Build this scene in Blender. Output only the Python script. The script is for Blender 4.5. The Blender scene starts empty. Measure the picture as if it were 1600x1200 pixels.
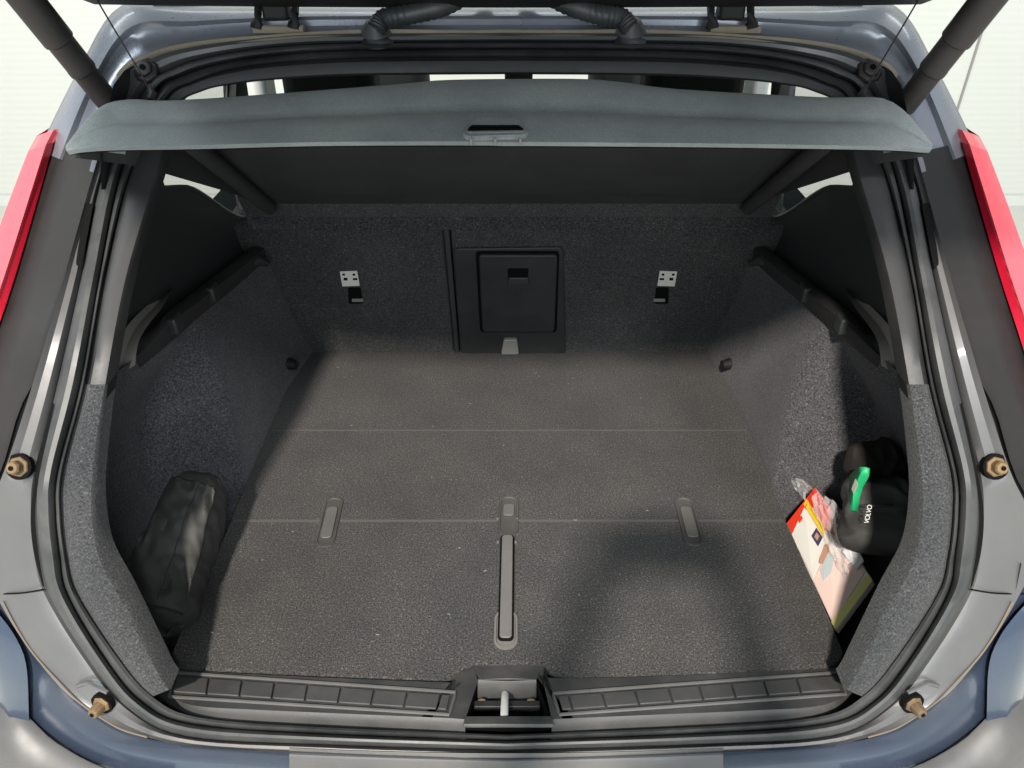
import bpy, bmesh, math, random
from mathutils import Vector, Matrix, noise
random.seed(4)
R = math.radians
scene = bpy.context.scene
COL = scene.collection

# ------------------------------------------------------------------ camera
PITCH, FPX, CAMX, CAMH = 34.0, 1200.0, 0.006, 0.97
cd = bpy.data.cameras.new('camera'); cam = bpy.data.objects.new('camera', cd); COL.objects.link(cam)
cam.location = (CAMX, 0, CAMH); cam.rotation_euler = (R(90 - PITCH), 0, 0)
cd.sensor_width = 36; cd.lens = 36 * FPX / 1600; cd.clip_start = .02; cd.clip_end = 100
scene.camera = cam
# ------------------------------------------------------------------ world, lamps of the workshop, added rear fill
w = bpy.data.worlds.new('World'); scene.world = w; w.use_nodes = True
bg = w.node_tree.nodes['Background']; bg.inputs[0].default_value = (.86, .95, 1.0, 1); bg.inputs[1].default_value = .64
def area(name, loc, target, sx, sy, power, col):
    l = bpy.data.lights.new(name, 'AREA'); l.shape = 'RECTANGLE'; l.size = sx; l.size_y = sy; l.energy = power; l.color = col
    o = bpy.data.objects.new(name, l); COL.objects.link(o); o.location = loc
    o.rotation_euler = (Vector(target) - Vector(loc)).to_track_quat('-Z', 'Y').to_euler()
    return o
area('ceiling_lamp', (-1.02, -3.80, 4.87), (0, .95, .1), .36, .24, 800, (1, .92, .83))
area('ceiling_lamp', (1.7, -3.0, 4.4), (0, 1.0, .1), 1.0, .4, 150, (.92, .96, 1.0))
area('ceiling_lamp', (-2.2, .6, 2.7), (0, 1.0, .2), 1.4, .3, 30, (.84, .95, 1.0))
area('rear_fill', (.2, -4.6, 1.5), (0, 1.0, .6), 4.2, 2.2, 150, (.86, .96, 1.0))  # added cool fill behind the camera, lifts the roof rim and rear-facing surfaces
area('ceiling_lamp', (0, 3.2, 2.6), (0, 4.2, .4), 3.4, .5, 24, (.93, 1, .95))
area('ceiling_lamp', (-2.6, 2.6, 2.6), (-3, 3.4, -.6), 1.2, .5, 12, (.93, 1, .93))
area('ceiling_lamp', (2.8, 2.6, 2.6), (3, 3.4, -.6), 1.2, .5, 12, (1, 1, .95))
scene.view_settings.view_transform = 'Standard'; scene.view_settings.look = 'None'
scene.view_settings.exposure = 0.15; scene.view_settings.gamma = 1

# ------------------------------------------------------------------ pixel -> place
SP, CP = math.sin(R(PITCH)), math.cos(R(PITCH))
CAM = Vector((CAMX, 0, CAMH))
def ray(px, py):
    xc, yc = (px - 800) / FPX, (600 - py) / FPX
    return Vector((xc, CP + yc * SP, -SP + yc * CP))
def on_plane(px, py, p0, n):
    d = ray(px, py); p0 = Vector(p0); n = Vector(n)
    return CAM + d * ((p0 - CAM).dot(n) / d.dot(n))
def on_z(px, py, z): return on_plane(px, py, (0, 0, z), (0, 0, 1))
def on_y(px, py, y): return on_plane(px, py, (0, y, 0), (0, 1, 0))
def on_x(px, py, x): return on_plane(px, py, (x, 0, 0), (1, 0, 0))
# side profile of the hatch opening, (depth, height over load floor)
PROF = [(.545, -.16), (.565, -.06), (.575, -.02), (.585, .03), (.61, .124), (.68, .325), (.80, .47), (1.0, .61),
        (1.1, .70), (1.15, .755), (1.165, .775), (1.2, .803), (1.3, .84)]
def bow(x):
    a = abs(x); return .12 * x * x + .8 * max(0, a - .52) ** 2
def on_prof(px, py, toward=0.0, shift=0.0):
    d = ray(px, py); s = -d.z / d.y; x = 0.0
    for it in range(8):
        b = bow(x) + shift; hit = None
        for (y0, z0), (y1, z1) in zip(PROF, PROF[1:]):
            y0 += b; y1 += b
            # CAMH - s*y = z
            f0 = CAMH - s * y0 - z0; f1 = CAMH - s * y1 - z1
            if f0 * f1 <= 0:
                k = f0 / (f0 - f1); hit = y0 + k * (y1 - y0); break
        if hit is None:
            hit = PROF[0][0] + b if s > 1 else PROF[-1][0] + b
        t = hit / d.y; x = CAM.x + d.x * t
    p = CAM + d * t - d.normalized() * toward
    e = abs(p.x) - .74                       # the body sides turn forward round the corner
    if e > 0:
        p.x = math.copysign(.74 + .06 * (1 - math.exp(-e / .06)), p.x); p.y += max(0, e - .02) * 1.2
    return p
def catmull(pts, sub):
    out = []
    n = len(pts)
    for i in range(n - 1):
        p0 = pts[max(i - 1, 0)]; p1 = pts[i]; p2 = pts[i + 1]; p3 = pts[min(i + 2, n - 1)]
        for k in range(sub):
            t = k / sub
            out.append(tuple(.5 * ((2 * b) + (-a + c) * t + (2 * a - 5 * b + 4 * c - d) * t * t + (-a + 3 * b - 3 * c + d) * t ** 3)
                             for a, b, c, d in zip(p0, p1, p2, p3)))
    out.append(tuple(pts[-1])); return out
def sstep(a, b, x):
    t = min(1, max(0, (x - a) / (b - a))); return t * t * (3 - 2 * t)

# ------------------------------------------------------------------ materials
def new_mat(name):
    m = bpy.data.materials.new(name); m.use_nodes = True
    nt = m.node_tree; return m, nt, nt.nodes['Principled BSDF']
def nd(nt, typ, **kw):
    n = nt.nodes.new(typ)
    for k, v in kw.items():
        if k in n.inputs: n.inputs[k].default_value = v
        else: setattr(n, k, v)
    return n
def ramp(nt, stops):
    n = nt.nodes.new('ShaderNodeValToRGB'); e = n.color_ramp.elements
    while len(e) < len(stops): e.new(.5)
    for x, (p, c) in zip(e, stops):
        x.position = p; x.color = (*c, 1) if len(c) == 3 else c
    return n
def coords(nt): return nt.nodes.new('ShaderNodeTexCoord').outputs['Object']
def mix(nt, fac, a, b):
    n = nt.nodes.new('ShaderNodeMix'); n.data_type = 'RGBA'
    for s, v in ((n.inputs[0], fac), (n.inputs[6], a), (n.inputs[7], b)):
        if isinstance(v, (tuple, float, int)): s.default_value = (*v, 1) if isinstance(v, tuple) and len(v) == 3 else v
        else: nt.links.new(v, s)
    return n.outputs[2]
def carpet(name, lo, hi, fleck, scale=620, bump=.5, stain=None):
    m, nt, b = new_mat(name); L = nt.links.new; co = coords(nt)
    n1 = nd(nt, 'ShaderNodeTexNoise', Scale=scale, Detail=3.0, Roughness=.75); L(co, n1.inputs['Vector'])
    r1 = ramp(nt, [(.36, lo), (.52, tuple((x + y) / 2 for x, y in zip(lo, hi))), (.66, hi)]); L(n1.outputs['Fac'], r1.inputs[0])
    n2 = nd(nt, 'ShaderNodeTexNoise', Scale=scale * .8, Detail=1.0); L(co, n2.inputs['Vector'])
    r2 = ramp(nt, [(.64, (0, 0, 0)), (.74, (1, 1, 1))]); L(n2.outputs['Fac'], r2.inputs[0])
    c = mix(nt, r2.outputs[0], r1.outputs[0], fleck)
    n3 = nd(nt, 'ShaderNodeTexNoise', Scale=7.0, Detail=4.0, Roughness=.6); L(co, n3.inputs['Vector'])
    r3 = ramp(nt, [(.35, (.80, .80, .82)), (.65, (1.12, 1.10, 1.06))]); L(n3.outputs['Fac'], r3.inputs[0])
    mm = nt.nodes.new('ShaderNodeMix'); mm.data_type = 'RGBA'; mm.blend_type = 'MULTIPLY'; mm.inputs[0].default_value = 1
    L(c, mm.inputs[6]); L(r3.outputs[0], mm.inputs[7]); c = mm.outputs[2]
    L(c, b.inputs['Base Color']); b.inputs['Roughness'].default_value = 1; b.inputs['Specular IOR Level'].default_value = .1
    b.inputs['Sheen Weight'].default_value = .12; b.inputs['Sheen Roughness'].default_value = .6
    bp = nd(nt, 'ShaderNodeBump', Strength=bump, Distance=.0016); L(n1.outputs['Fac'], bp.inputs['Height']); L(bp.outputs[0], b.inputs['Normal'])
    return m
def plastic(name, col, rough=.5, grain=900, bump=.12, dust=.0, dustcol=(.30, .27, .24), coat=0, spec=.5):
    m, nt, b = new_mat(name); L = nt.links.new; co = coords(nt)
    b.inputs['Roughness'].default_value = rough; b.inputs['Coat Weight'].default_value = coat; b.inputs['Specular IOR Level'].default_value = spec
    n = nd(nt, 'ShaderNodeTexNoise', Scale=9.0, Detail=6.0, Roughness=.65); L(co, n.inputs['Vector'])
    if dust:
        r = ramp(nt, [(.40, (0, 0, 0)), (.75, (dust, dust, dust))]); L(n.outputs['Fac'], r.inputs[0])
        L(mix(nt, r.outputs[0], col, dustcol), b.inputs['Base Color'])
        rr = ramp(nt, [(.3, (rough,) * 3), (.8, (min(1, rough + .3),) * 3)]); L(n.outputs['Fac'], rr.inputs[0]); L(rr.outputs[0], b.inputs['Roughness'])
    else: b.inputs['Base Color'].default_value = (*col, 1)
    g = nd(nt, 'ShaderNodeTexNoise', Scale=grain, Detail=1.0); L(co, g.inputs['Vector'])
    bp = nd(nt, 'ShaderNodeBump', Strength=bump, Distance=.0006); L(g.outputs['Fac'], bp.inputs['Height']); L(bp.outputs[0], b.inputs['Normal'])
    return m
def paint(name, col, dirt, metallic=.45, rough=.28, dirtcol=(.27, .24, .21)):
    m, nt, b = new_mat(name); L = nt.links.new; co = coords(nt)
    n = nd(nt, 'ShaderNodeTexNoise', Scale=6.0, Detail=8.0, Roughness=.7); L(co, n.inputs['Vector'])
    r = ramp(nt, [(.3, (dirt * .65,) * 3), (.75, (dirt,) * 3)]); L(n.outputs['Fac'], r.inputs[0])
    L(mix(nt, r.outputs[0], col, dirtcol), b.inputs['Base Color'])
    rr = ramp(nt, [(.3, (rough,) * 3), (.8, (rough + .3 * dirt + .08,) * 3)]); L(n.outputs['Fac'], rr.inputs[0]); L(rr.outputs[0], b.inputs['Roughness'])
    b.inputs['Metallic'].default_value = metallic; b.inputs['Coat Weight'].default_value = .6 * (1 - dirt); b.inputs['Coat Roughness'].default_value = .08
    g = nd(nt, 'ShaderNodeTexNoise', Scale=60.0, Detail=5.0); L(co, g.inputs['Vector'])
    bp = nd(nt, 'ShaderNodeBump', Strength=.12 * dirt, Distance=.002); L(g.outputs['Fac'], bp.inputs['Height']); L(bp.outputs[0], b.inputs['Normal'])
    return m
M = {
 'floor_carpet': carpet('floor_carpet', (.008, .0078, .0077), (.086, .083, .081), (.135, .13, .126), 370, .6),
 'side_carpet': carpet('side_carpet', (.022, .022, .025), (.112, .112, .122), (.15, .15, .16), 340, .5),
 'seat_carpet': carpet('seat_carpet', (.013, .013, .013), (.078, .078, .080), (.11, .11, .11), 320, .5),
 'strip_carpet': carpet('strip_carpet', (.015, .016, .0173), (.060, .063, .066), (.080, .083, .086), 380, .6),
 'shelf_felt': carpet('shelf_felt', (.205, .222, .222), (.285, .308, .305), (.32, .34, .335), 600, .2),
 'shelf_under': plastic('shelf_under', (.016, .016, .016), .8, 500, .5, .25, (.05, .049, .047)),
 'black_plastic': plastic('black_plastic', (.022, .022, .023), .45, 900, .3, .18, (.08, .075, .07)),
 'satin_plastic': plastic('satin_plastic', (.036, .040, .040), .36, 900, .15),
 'sill_plastic': plastic('sill_plastic', (.034, .035, .036), .42, 1100, .35, .35, (.13, .12, .11)),
 'tread_frame': plastic('tread_frame', (.085, .085, .083), .38, 1100, .2, .3, (.15, .14, .13)),
 'tile_plastic': plastic('tile_plastic', (.050, .051, .052), .46, 1100, .35, .30, (.13, .12, .11)),
 'gloss_black': plastic('gloss_black', (.012, .011, .011), .5, 60, .05, .25, (.04, .037, .034), spec=.3),
 'lit_foot_plastic': plastic('lit_foot_plastic', (.26, .24, .22), .4, 900, .15),  # pale tone paints in the light that misses the pillar foot
 'grip_tongue': plastic('grip_tongue', (.095, .09, .085), .5, 800, .3, .3, (.15, .14, .13)),
 'edge_dirt': plastic('edge_dirt', (.16, .125, .09), .85, 90, .8, .7, (.09, .085, .08)),
 'seam': plastic('seam', (.075, .070, .066), .9, 500, .3),
 'grip_dark': plastic('grip_dark', (.05, .047, .044), .5, 800, .3, .3, (.12, .11, .10)),
 'rubber': plastic('rubber', (.030, .032, .033), .36, 700, .1, .35, (.16, .155, .15)),
 'dark': plastic('dark', (.004, .004, .004), .9, 50, 0, spec=.1),
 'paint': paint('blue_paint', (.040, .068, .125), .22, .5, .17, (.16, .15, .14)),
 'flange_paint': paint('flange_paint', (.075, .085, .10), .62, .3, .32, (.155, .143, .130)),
 'lit_roof_paint': paint('lit_roof_paint', (.13, .17, .25), .40, .35, .20, (.36, .31, .25)),  # blue body paint with the gutter's bright reflections lightened into its colour
 'sealer': plastic('sealer', (.25, .21, .16), .8, 90, .8, .6, (.13, .10, .06)),
 'bumper_plastic': plastic('bumper_plastic', (.075, .074, .073), .32, 800, .05, .35, (.14, .13, .12)),
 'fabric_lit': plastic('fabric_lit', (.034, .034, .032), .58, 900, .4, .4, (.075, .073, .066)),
 'steel': plastic('steel', (.62, .62, .60), .25, 300, .05),
 'brass': plastic('brass', (.22, .145, .07), .6, 160, .8, .9, (.09, .075, .06)),
 'strut': plastic('strut', (.025, .021, .020), .42, 500, .15, .3, (.10, .08, .07)),
 'label_white': plastic('label_white', (.70, .68, .62), .5, 60, 0),
 'grey_plastic': plastic('grey_plastic', (.22, .215, .205), .5, 800, .2),
 'floor_grip': plastic('floor_grip', (.115, .108, .10), .45, 800, .3, .2, (.22, .2, .18)),
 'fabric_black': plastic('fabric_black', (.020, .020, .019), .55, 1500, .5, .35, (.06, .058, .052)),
 'fabric_brown': plastic('fabric_brown', (.014, .010, .008), .7, 700, .4, .3, (.03, .022, .018)),
 'green': plastic('green_band', (.02, .42, .16), .45, 400, .1),
 'print_red': plastic('print_red', (.72, .045, .02), .35, 200, .05),
 'print_white': plastic('print_white', (.74, .66, .60), .4, 200, .05),
 'print_pink': plastic('print_pink', (.72, .52, .46), .4, 30, .1, .5, (.75, .68, .60)),
 'print_yellow': plastic('print_yellow', (.75, .50, .03), .4, 200, .05),
 'print_pale_yellow': plastic('print_pale_yellow', (.62, .60, .22), .4, 200, .05),
 'print_blue': plastic('print_blue', (.05, .05, .10), .4, 200, .05),
 'print_skin': plastic('print_skin', (.45, .25, .17), .4, 200, .05),
 'print_grey': plastic('print_grey', (.45, .50, .50), .4, 200, .05),
 'head_fabric': plastic('head_fabric', (.008, .008, .009), .85, 800, .3),
 'seat_grey': plastic('seat_grey', (.07, .07, .065), .7, 800, .3),
 'liner': plastic('roof_liner', (.50, .52, .49), .9, 500, .2),
 'paper': plastic('paper', (.72, .74, .72), .7, 200, .05),
}
def red_lens():
    m, nt, b = new_mat('red_lens')
    b.inputs['Base Color'].default_value = (.92, .085, .11, 1); b.inputs['Roughness'].default_value = .4
    wv = nd(nt, 'ShaderNodeTexWave', Scale=28.0, bands_direction='Z'); nt.links.new(coords(nt), wv.inputs['Vector'])
    bp = nd(nt, 'ShaderNodeBump', Strength=.18, Distance=.003); nt.links.new(wv.outputs['Fac'], bp.inputs['Height']); nt.links.new(bp.outputs[0], b.inputs['Normal'])
    b.inputs['Coat Weight'].default_value = .5; b.inputs['Subsurface Weight'].default_value = .15; b.inputs['Subsurface Radius'].default_value = (.02, .004, .004)
    return m
M['red_lens'] = red_lens()
M['brass'].node_tree.nodes['Principled BSDF'].inputs['Metallic'].default_value = .55
M['lamp_edge'] = plastic('lamp_edge', (.42, .004, .022), .3, 200, .02, coat=.3)
def clear_film():
    m, nt, b = new_mat('clear_film')
    b.inputs['Base Color'].default_value = (.88, .87, .86, 1); b.inputs['Roughness'].default_value = .25; b.inputs['Alpha'].default_value = .30
    n = nd(nt, 'ShaderNodeTexNoise', Scale=30.0, Detail=4.0); nt.links.new(coords(nt), n.inputs['Vector'])
    bp = nd(nt, 'ShaderNodeBump', Strength=.9, Distance=.006); nt.links.new(n.outputs['Fac'], bp.inputs['Height']); nt.links.new(bp.outputs[0], b.inputs['Normal'])
    return m
M['film'] = clear_film()
def glass():
    m, nt, b = new_mat('window_glass')
    b.inputs['Base Color'].default_value = (.10, .14, .13, 1); b.inputs['Roughness'].default_value = .03; b.inputs['Alpha'].default_value = .42
    return m
M['glass'] = glass()
def wall_mat():
    m, nt, b = new_mat('shutter_white'); L = nt.links.new; co = coords(nt)
    b.inputs['Base Color'].default_value = (.50, .515, .48, 1); b.inputs['Roughness'].default_value = .55
    wv = nd(nt, 'ShaderNodeTexWave', Scale=9.0, Distortion=.0, bands_direction='Z'); L(co, wv.inputs['Vector'])
    bp = nd(nt, 'ShaderNodeBump', Strength=.10, Distance=.005); L(wv.outputs['Fac'], bp.inputs['Height']); L(bp.outputs[0], b.inputs['Normal'])
    return m
M['wall'] = wall_mat()
M['ground'] = plastic('ground_paint', (.46, .48, .44), .4, 60, .05, .3, (.38, .38, .35))

# ------------------------------------------------------------------ mesh helpers
def obj(name, verts, faces, mat, parent=None, smooth=True, bevel=0, solid=0, sub=0, edge=40):
    me = bpy.data.meshes.new(name); me.from_pydata([tuple(v) for v in verts], [], faces); me.update()
    bm = bmesh.new(); bm.from_mesh(me); bmesh.ops.recalc_face_normals(bm, faces=bm.faces); bm.to_mesh(me); bm.free()
    o = bpy.data.objects.new(name, me); COL.objects.link(o)
    me.materials.append(M[mat] if isinstance(mat, str) else mat)
    if parent: o.parent = parent
    if solid:
        md = o.modifiers.new('s', 'SOLIDIFY'); md.thickness = solid; md.offset = 0
    if bevel:
        md = o.modifiers.new('b', 'BEVEL'); md.width = bevel; md.segments = 3; md.limit_method = 'ANGLE'; md.angle_limit = R(35)
    if sub:
        md = o.modifiers.new('u', 'SUBSURF'); md.levels = sub; md.render_levels = sub
    if smooth:
        for p in me.polygons: p.use_smooth = True
        try: me.set_sharp_from_angle(angle=R(edge))
        except Exception: pass
    return o
def mirror(verts): return [Vector((-v[0], v[1], v[2])) for v in verts]
def grid(rows, closed=False):
    n = len(rows[0]); verts = [v for r in rows for v in r]; faces = []
    for i in range(len(rows) - 1):
        for j in range(n - 1 if not closed else n):
            a, b = i * n + j, i * n + (j + 1) % n
            faces.append((a, b, b + n, a + n))
    return verts, faces
def merge(*parts):
    V, F = [], []
    for v, f in parts:
        o = len(V); V += list(v); F += [tuple(i + o for i in q) for q in f]
    return V, F
def both(name, vf, mat, parent, **kw):
    a = obj(name, vf[0], vf[1], mat, parent, **kw); b = obj(name, mirror(vf[0]), vf[1], mat, parent, **kw); return a, b
def whole(rows):                       # rows given for the left half, from top centre to bottom centre -> closed ring rows
    out = []
    for r in rows:
        r = [Vector(v) for v in r]
        r[0].x = 0; r[-1].x = 0
        out.append(r + [Vector((-v.x, v.y, v.z)) for v in reversed(r[1:-1])])
    return grid(out, closed=True)
def tube(pts, r, n=10, cap=True):
    pts = [Vector(p) for p in pts]; rows = []
    rs = r if isinstance(r, (list, tuple)) else [r] * len(pts)
    up = Vector((0, 0, 1))
    for i, p in enumerate(pts):
        t = (pts[min(i + 1, len(pts) - 1)] - pts[max(i - 1, 0)]).normalized()
        a = t.cross(up if abs(t.z) < .95 else Vector((1, 0, 0))).normalized(); b = t.cross(a)
        rows.append([p + (a * math.cos(q) + b * math.sin(q)) * rs[i] for q in [2 * math.pi * k / n for k in range(n)]])
    v, f = grid(rows, closed=True)
    if cap:
        f.append(tuple(range(n))); f.append(tuple(range(len(v) - n, len(v))))
    return v, f
def box(c, sx, sy, sz, rot=None):
    v = [Vector((x * sx / 2, y * sy / 2, z * sz / 2)) for x in (-1, 1) for y in (-1, 1) for z in (-1, 1)]
    if rot is not None: v = [rot @ q for q in v]
    v = [q + Vector(c) for q in v]
    return v, [(0, 1, 3, 2), (4, 6, 7, 5), (0, 4, 5, 1), (2, 3, 7, 6), (0, 2, 6, 4), (1, 5, 7, 3)]
def slab(poly, n, h):                  # polygon of 3-D points, raised by h along n
    n = Vector(n).normalized(); poly = [Vector(p) for p in poly]; k = len(poly)
    v = poly + [p + n * h for p in poly]
    return v, [tuple(reversed(range(k))), tuple(range(k, 2 * k))] + [(i, (i + 1) % k, (i + 1) % k + k, i + k) for i in range(k)]
def rrect(cx, cy, wx, wy, r, seg=5):
    out = []
    for sx, sy, a0 in ((1, 1, 0), (-1, 1, 90), (-1, -1, 180), (1, -1, 270)):
        for k in range(seg + 1):
            a = R(a0 + 90 * k / seg); out.append((cx + sx * (wx / 2 - r) + r * math.cos(a), cy + sy * (wy / 2 - r) + r * math.sin(a)))
    return out
def empty(name, loc=(0, 0, 0), label=None, cat=None, group=None):
    o = bpy.data.objects.new(name, None); COL.objects.link(o); o.location = loc
    if label: o['label'] = label
    if cat: o['category'] = cat
    if group: o['group'] = group
    return o
def tagkind(o, k): o['kind'] = k; return o

# ------------------------------------------------------------------ setting
GZ = -.68
tagkind(obj('floor', *grid([[(-7, -3, GZ), (7, -3, GZ)], [(-7, 7, GZ), (7, 7, GZ)]]), 'ground'), 'structure')
def wall():
    return box((0, 4.40, GZ + 1.8), 14, .12, 3.6)
wl = tagkind(obj('wall', *wall(), 'wall'), 'structure')
obj('skirting', *box((0, 4.325, GZ + .03), 14, .02, .06), 'liner', wl)
for x in (-3.0, -1.9, 2.45, 3.6):
    obj('wall_joint', *box((x, 4.337, GZ + 1.9), .012, .008, 3.4), 'grey_plastic', wl)

# ================================================================== CAR
car = empty('car', (0, 0, 0), 'blue hatchback with its tailgate up and its carpeted load space open', 'car')
# ---- contour rings of the opening, left half in photo pixels, top centre to bottom centre
A = [(795,116),(560,118),(440,124),(372,131),(318,142),(272,172),(250,270),(202,430),(169,600),(152,735),(150,800),(162,870),(199,940),(243,1030),(268,1075),(310,1104),(500,1116),(795,1130)]
B = [(795,88),(560,90),(440,97),(360,108),(300,127),(257,155),(202,270),(162,430),(132,600),(98,735),(95,800),(103,870),(120,930),(185,1030),(237,1088),(310,1121),(500,1136),(795,1148)]
C = [(795,76),(560,78),(440,85),(350,98),(287,117),(240,148),(189,270),(156,430),(126,600),(91,735),(87,800),(94,870),(106,930),(165,1030),(222,1097),(300,1131),(500,1146),(795,1157)]
D = [(795,66),(560,68),(440,73),(338,87),(270,107),(226,142),(162,270),(128,430),(90,600),(58,735),(54,800),(61,870),(77,930),(138,1030),(199,1105),(290,1150),(500,1163),(795,1172)]
E = [(795,52),(560,53),(440,57),(310,72),(235,92),(190,130),(146,270),(101,430),(51,600),(7,735),(-22,800),(-30,870),(-4,935),(50,1020),(125,1100),(260,1160),(500,1178),(795,1188)]
SUB = 6
A, B, C, D, E = [catmull(q, SUB) for q in (A, B, C, D, E)]
def lerp(p, q, t): return tuple(a + (b - a) * t for a, b in zip(p, q))
def ring(P, Q=None, t=0, toward=0):
    if Q is None: return [on_prof(x, y, toward) for x, y in P]
    return [on_prof(*lerp(p, q, t), toward) for p, q in zip(P, Q)]
# rubber seal: two lobes with a groove between them
rows = [ring(B, toward=-.012), ring(B, toward=.006), ring(B, C, .35, .013), ring(B, C, .75, .008), ring(C, toward=-.010), ring(C, D, .12, .006),
        ring(C, D, .35, .017), ring(C, D, .6, .020), ring(C, D, .85, .013), ring(D, toward=.0), ring(D, toward=-.02)]
obj('opening_seal', *whole(rows), 'rubber', car)
# trim between the seal and the load space: plastic above, carpet below
def half(rows, i0, i1): return grid([r[i0:i1 + 1] for r in rows])
tr = [ring(B, toward=-.004), ring(A, B, .75, .006), ring(A, B, .4, .004), ring(A, B, .12, 0), ring(A, toward=-.006)]
# return of the trim into the car
back = []
for v in ring(A, toward=-.006):
    back.append(Vector((v.x * 1.0, v.y + .03, v.z)))
back2 = [Vector((v.x * 1.16, v.y + .05, v.z + .0)) for v in ring(A, toward=-.006)]
tr2 = tr + [back, back2]
i_top = 9 * SUB - 5
vf = half(tr2, 0, i_top)
both('opening_trim', vf, 'black_plastic', car)
both('opening_trim_carpet', half([[v + Vector((0, -.001, 0)) for v in r] for r in tr2], i_top - 1, 14 * SUB), 'strip_carpet', car)
# painted flange around the seal
fl = [ring(D, toward=-.02), ring(D, E, .08, -.012), ring(D, E, .35, .0), ring(D, E, .7, .004), ring(D, E, .9, .012), ring(E, toward=.016), ring(E, toward=.004)]
fl.append([Vector((v.x * 1.004, v.y + .03, v.z - .012)) for v in fl[-1]]); fl.append([Vector((v.x * 1.05, v.y + .045, v.z - .02)) for v in fl[-2]])
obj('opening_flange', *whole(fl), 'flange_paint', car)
# dark drain slit beside the seal
def strip_px(ptsL, ptsR, toward, name, mat):
    a = [on_prof(x, y, toward) for x, y in catmull(ptsL, 6)]; b = [on_prof(x, y, toward) for x, y in catmull(ptsR, 6)]
    both(name, grid([a, b]), mat, car)
strip_px([(82,628),(58,735),(48,800),(52,860),(66,915)], [(85,632),(63,735),(55,800),(60,862),(70,920)], .012, 'drain_slit', 'dark')
strip_px([(134,318),(120,400),(120,415)], [(146,318),(128,410),(124,415)], .012, 'latch_slot', 'dark')
pts = [on_prof(x, y, .008) for x, y in catmull([(-20,928),(30,927),(68,921)], 6)]
both('panel_seam', tube(pts, .0012, 5), 'dark', car)
pts = [on_prof(x, y, .017) for x, y in catmull([(4,940),(24,978),(52,1021),(92,1066),(126,1099),(182,1136),(230,1152)], 6)]
both('edge_sealer', tube(pts, .0013, 6), 'edge_dirt', car)
pts = [on_prof(x, y, .011) for x, y in catmull([(120,1072),(136,1068),(152,1075),(168,1082)], 6)]
both('pressed_rib', tube(pts, .0030, 6), 'flange_paint', car)
# roof rim and shoulder panels
F = catmull([(795,8),(560,8),(440,8),(300,9),(188,10),(122,110),(60,235)], SUB)
Et = E[:len(F)]
rr = [[on_prof(x, y, .004) for x, y in Et]]
for t, off in ((.12, -.010), (.3, -.012), (.5, -.004), (.62, .010), (.8, .004), (1, -.01)):
    rr.append([on_prof(*lerp(p, q, t), off) for p, q in zip(Et, F)])
last = rr[-1]
rr.append([Vector((v.x * 1.03, v.y + .06, v.z - .002)) for v in last])
rr.append([Vector((v.x * (1.03 + .05 * sstep(.70, .78, v.z)), v.y + .08 + .42 * sstep(.72, .79, v.z), v.z + .0)) for v in last])
both('roof_rim', grid(rr), 'lit_roof_paint', car)
# brown seam sealer along the roof gutter
def seam(P, rad, name='seam_sealer'):
    pts = [on_prof(x, y, .010) for x, y in catmull(P, 6)]
    both(name, tube(pts, rad, 6), 'sealer', car)
seam([(794,50),(700,51),(590,50),(500,53),(400,60),(330,66),(260,78),(205,100),(185,120)], .004)
# black corner panels and tail lights
LI = [(84,222),(62,300),(24,430),(-12,540),(-40,640),(-58,740),(-75,830),(-80,900)]
LO = [(44,236),(8,330),(-40,460),(-90,580),(-130,680),(-150,760),(-165,840),(-170,900)]
Es = [(150,238),(150,270),(101,430),(51,600),(30,640),(2,735),(-30,800),(-45,870),(-50,930)]
def res(P, n):
    P = catmull(P, 8); L = [0]
    for a, b in zip(P, P[1:]): L.append(L[-1] + math.dist(a, b))
    out = []
    for i in range(n):
        s = L[-1] * i / (n - 1); k = max(j for j in range(len(L)) if L[j] <= s + 1e-9); k = min(k, len(P) - 2)
        out.append(lerp(P[k], P[k + 1], (s - L[k]) / max(1e-9, L[k + 1] - L[k])))
    return out
n = 24
e_, li, lo = res(Es, n), res(LI, n), res(LO, n)
pan = [[on_prof(x + 26, y + 6, -.035) for x, y in e_], [on_prof(x + 3, y, -.02) for x, y in e_], [on_prof(x, y, -.004) for x, y in e_], [on_prof(*lerp(p, q, .1), -.006) for p, q in zip(e_, li)], [on_prof(*lerp(p, q, .5), .004) for p, q in zip(e_, li)],
       [on_prof(*lerp(p, q, .97), .004) for p, q in zip(e_, li)], [on_prof(*q, -.02) for q in li]]
both('corner_panel', grid(pan), 'gloss_black', car)
for sgn in (1, -1):
    rows = [[on_prof(x, y, -.03) for x, y in li], [on_prof(x, y, .010) for x, y in li], [on_prof(*lerp(p, q, .25), .026) for p, q in zip(li, lo)],
            [on_prof(*lerp(p, q, .32), .034) for p, q in zip(li, lo)], [on_prof(*lerp(p, q, .7), .034) for p, q in zip(li, lo)], [on_prof(x, y, .02) for x, y in lo],
            [on_prof(x, y, -.005) + Vector((-.006, .10, .0)) for x, y in lo]]
    fl_ = mirror if sgn < 0 else (lambda q: q)
    v, f = grid(rows[:3]); tl = obj('tail_light', fl_(v), f, 'lamp_edge', car, edge=25)
    v, f = grid(rows[2:]); k = len(rows[0]); f.append(tuple(i * k for i in range(len(rows) - 2)))
    obj('lens', fl_(v), f, 'red_lens', tl, edge=25)
    cap = [r[0] for r in rows[1:]]; up = Vector((0, .03, .012))
    v, f = grid([cap, [p + up for p in cap]]); obj('lamp_cap', fl_(v), f, 'red_lens', tl)
# quarter panels (outer body sides)
sh = [Vector(v) for v in last[-8:]]
side = []
for (z, x0) in ((.25, .775), (.10, .80), (-.3, .80), (-.5, .77)):
    side.append([Vector((-x0, y, z)) for y in (.86, 1.3, 1.9, 2.6)])
both('quarter_panel', grid(side), 'paint', car)

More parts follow.
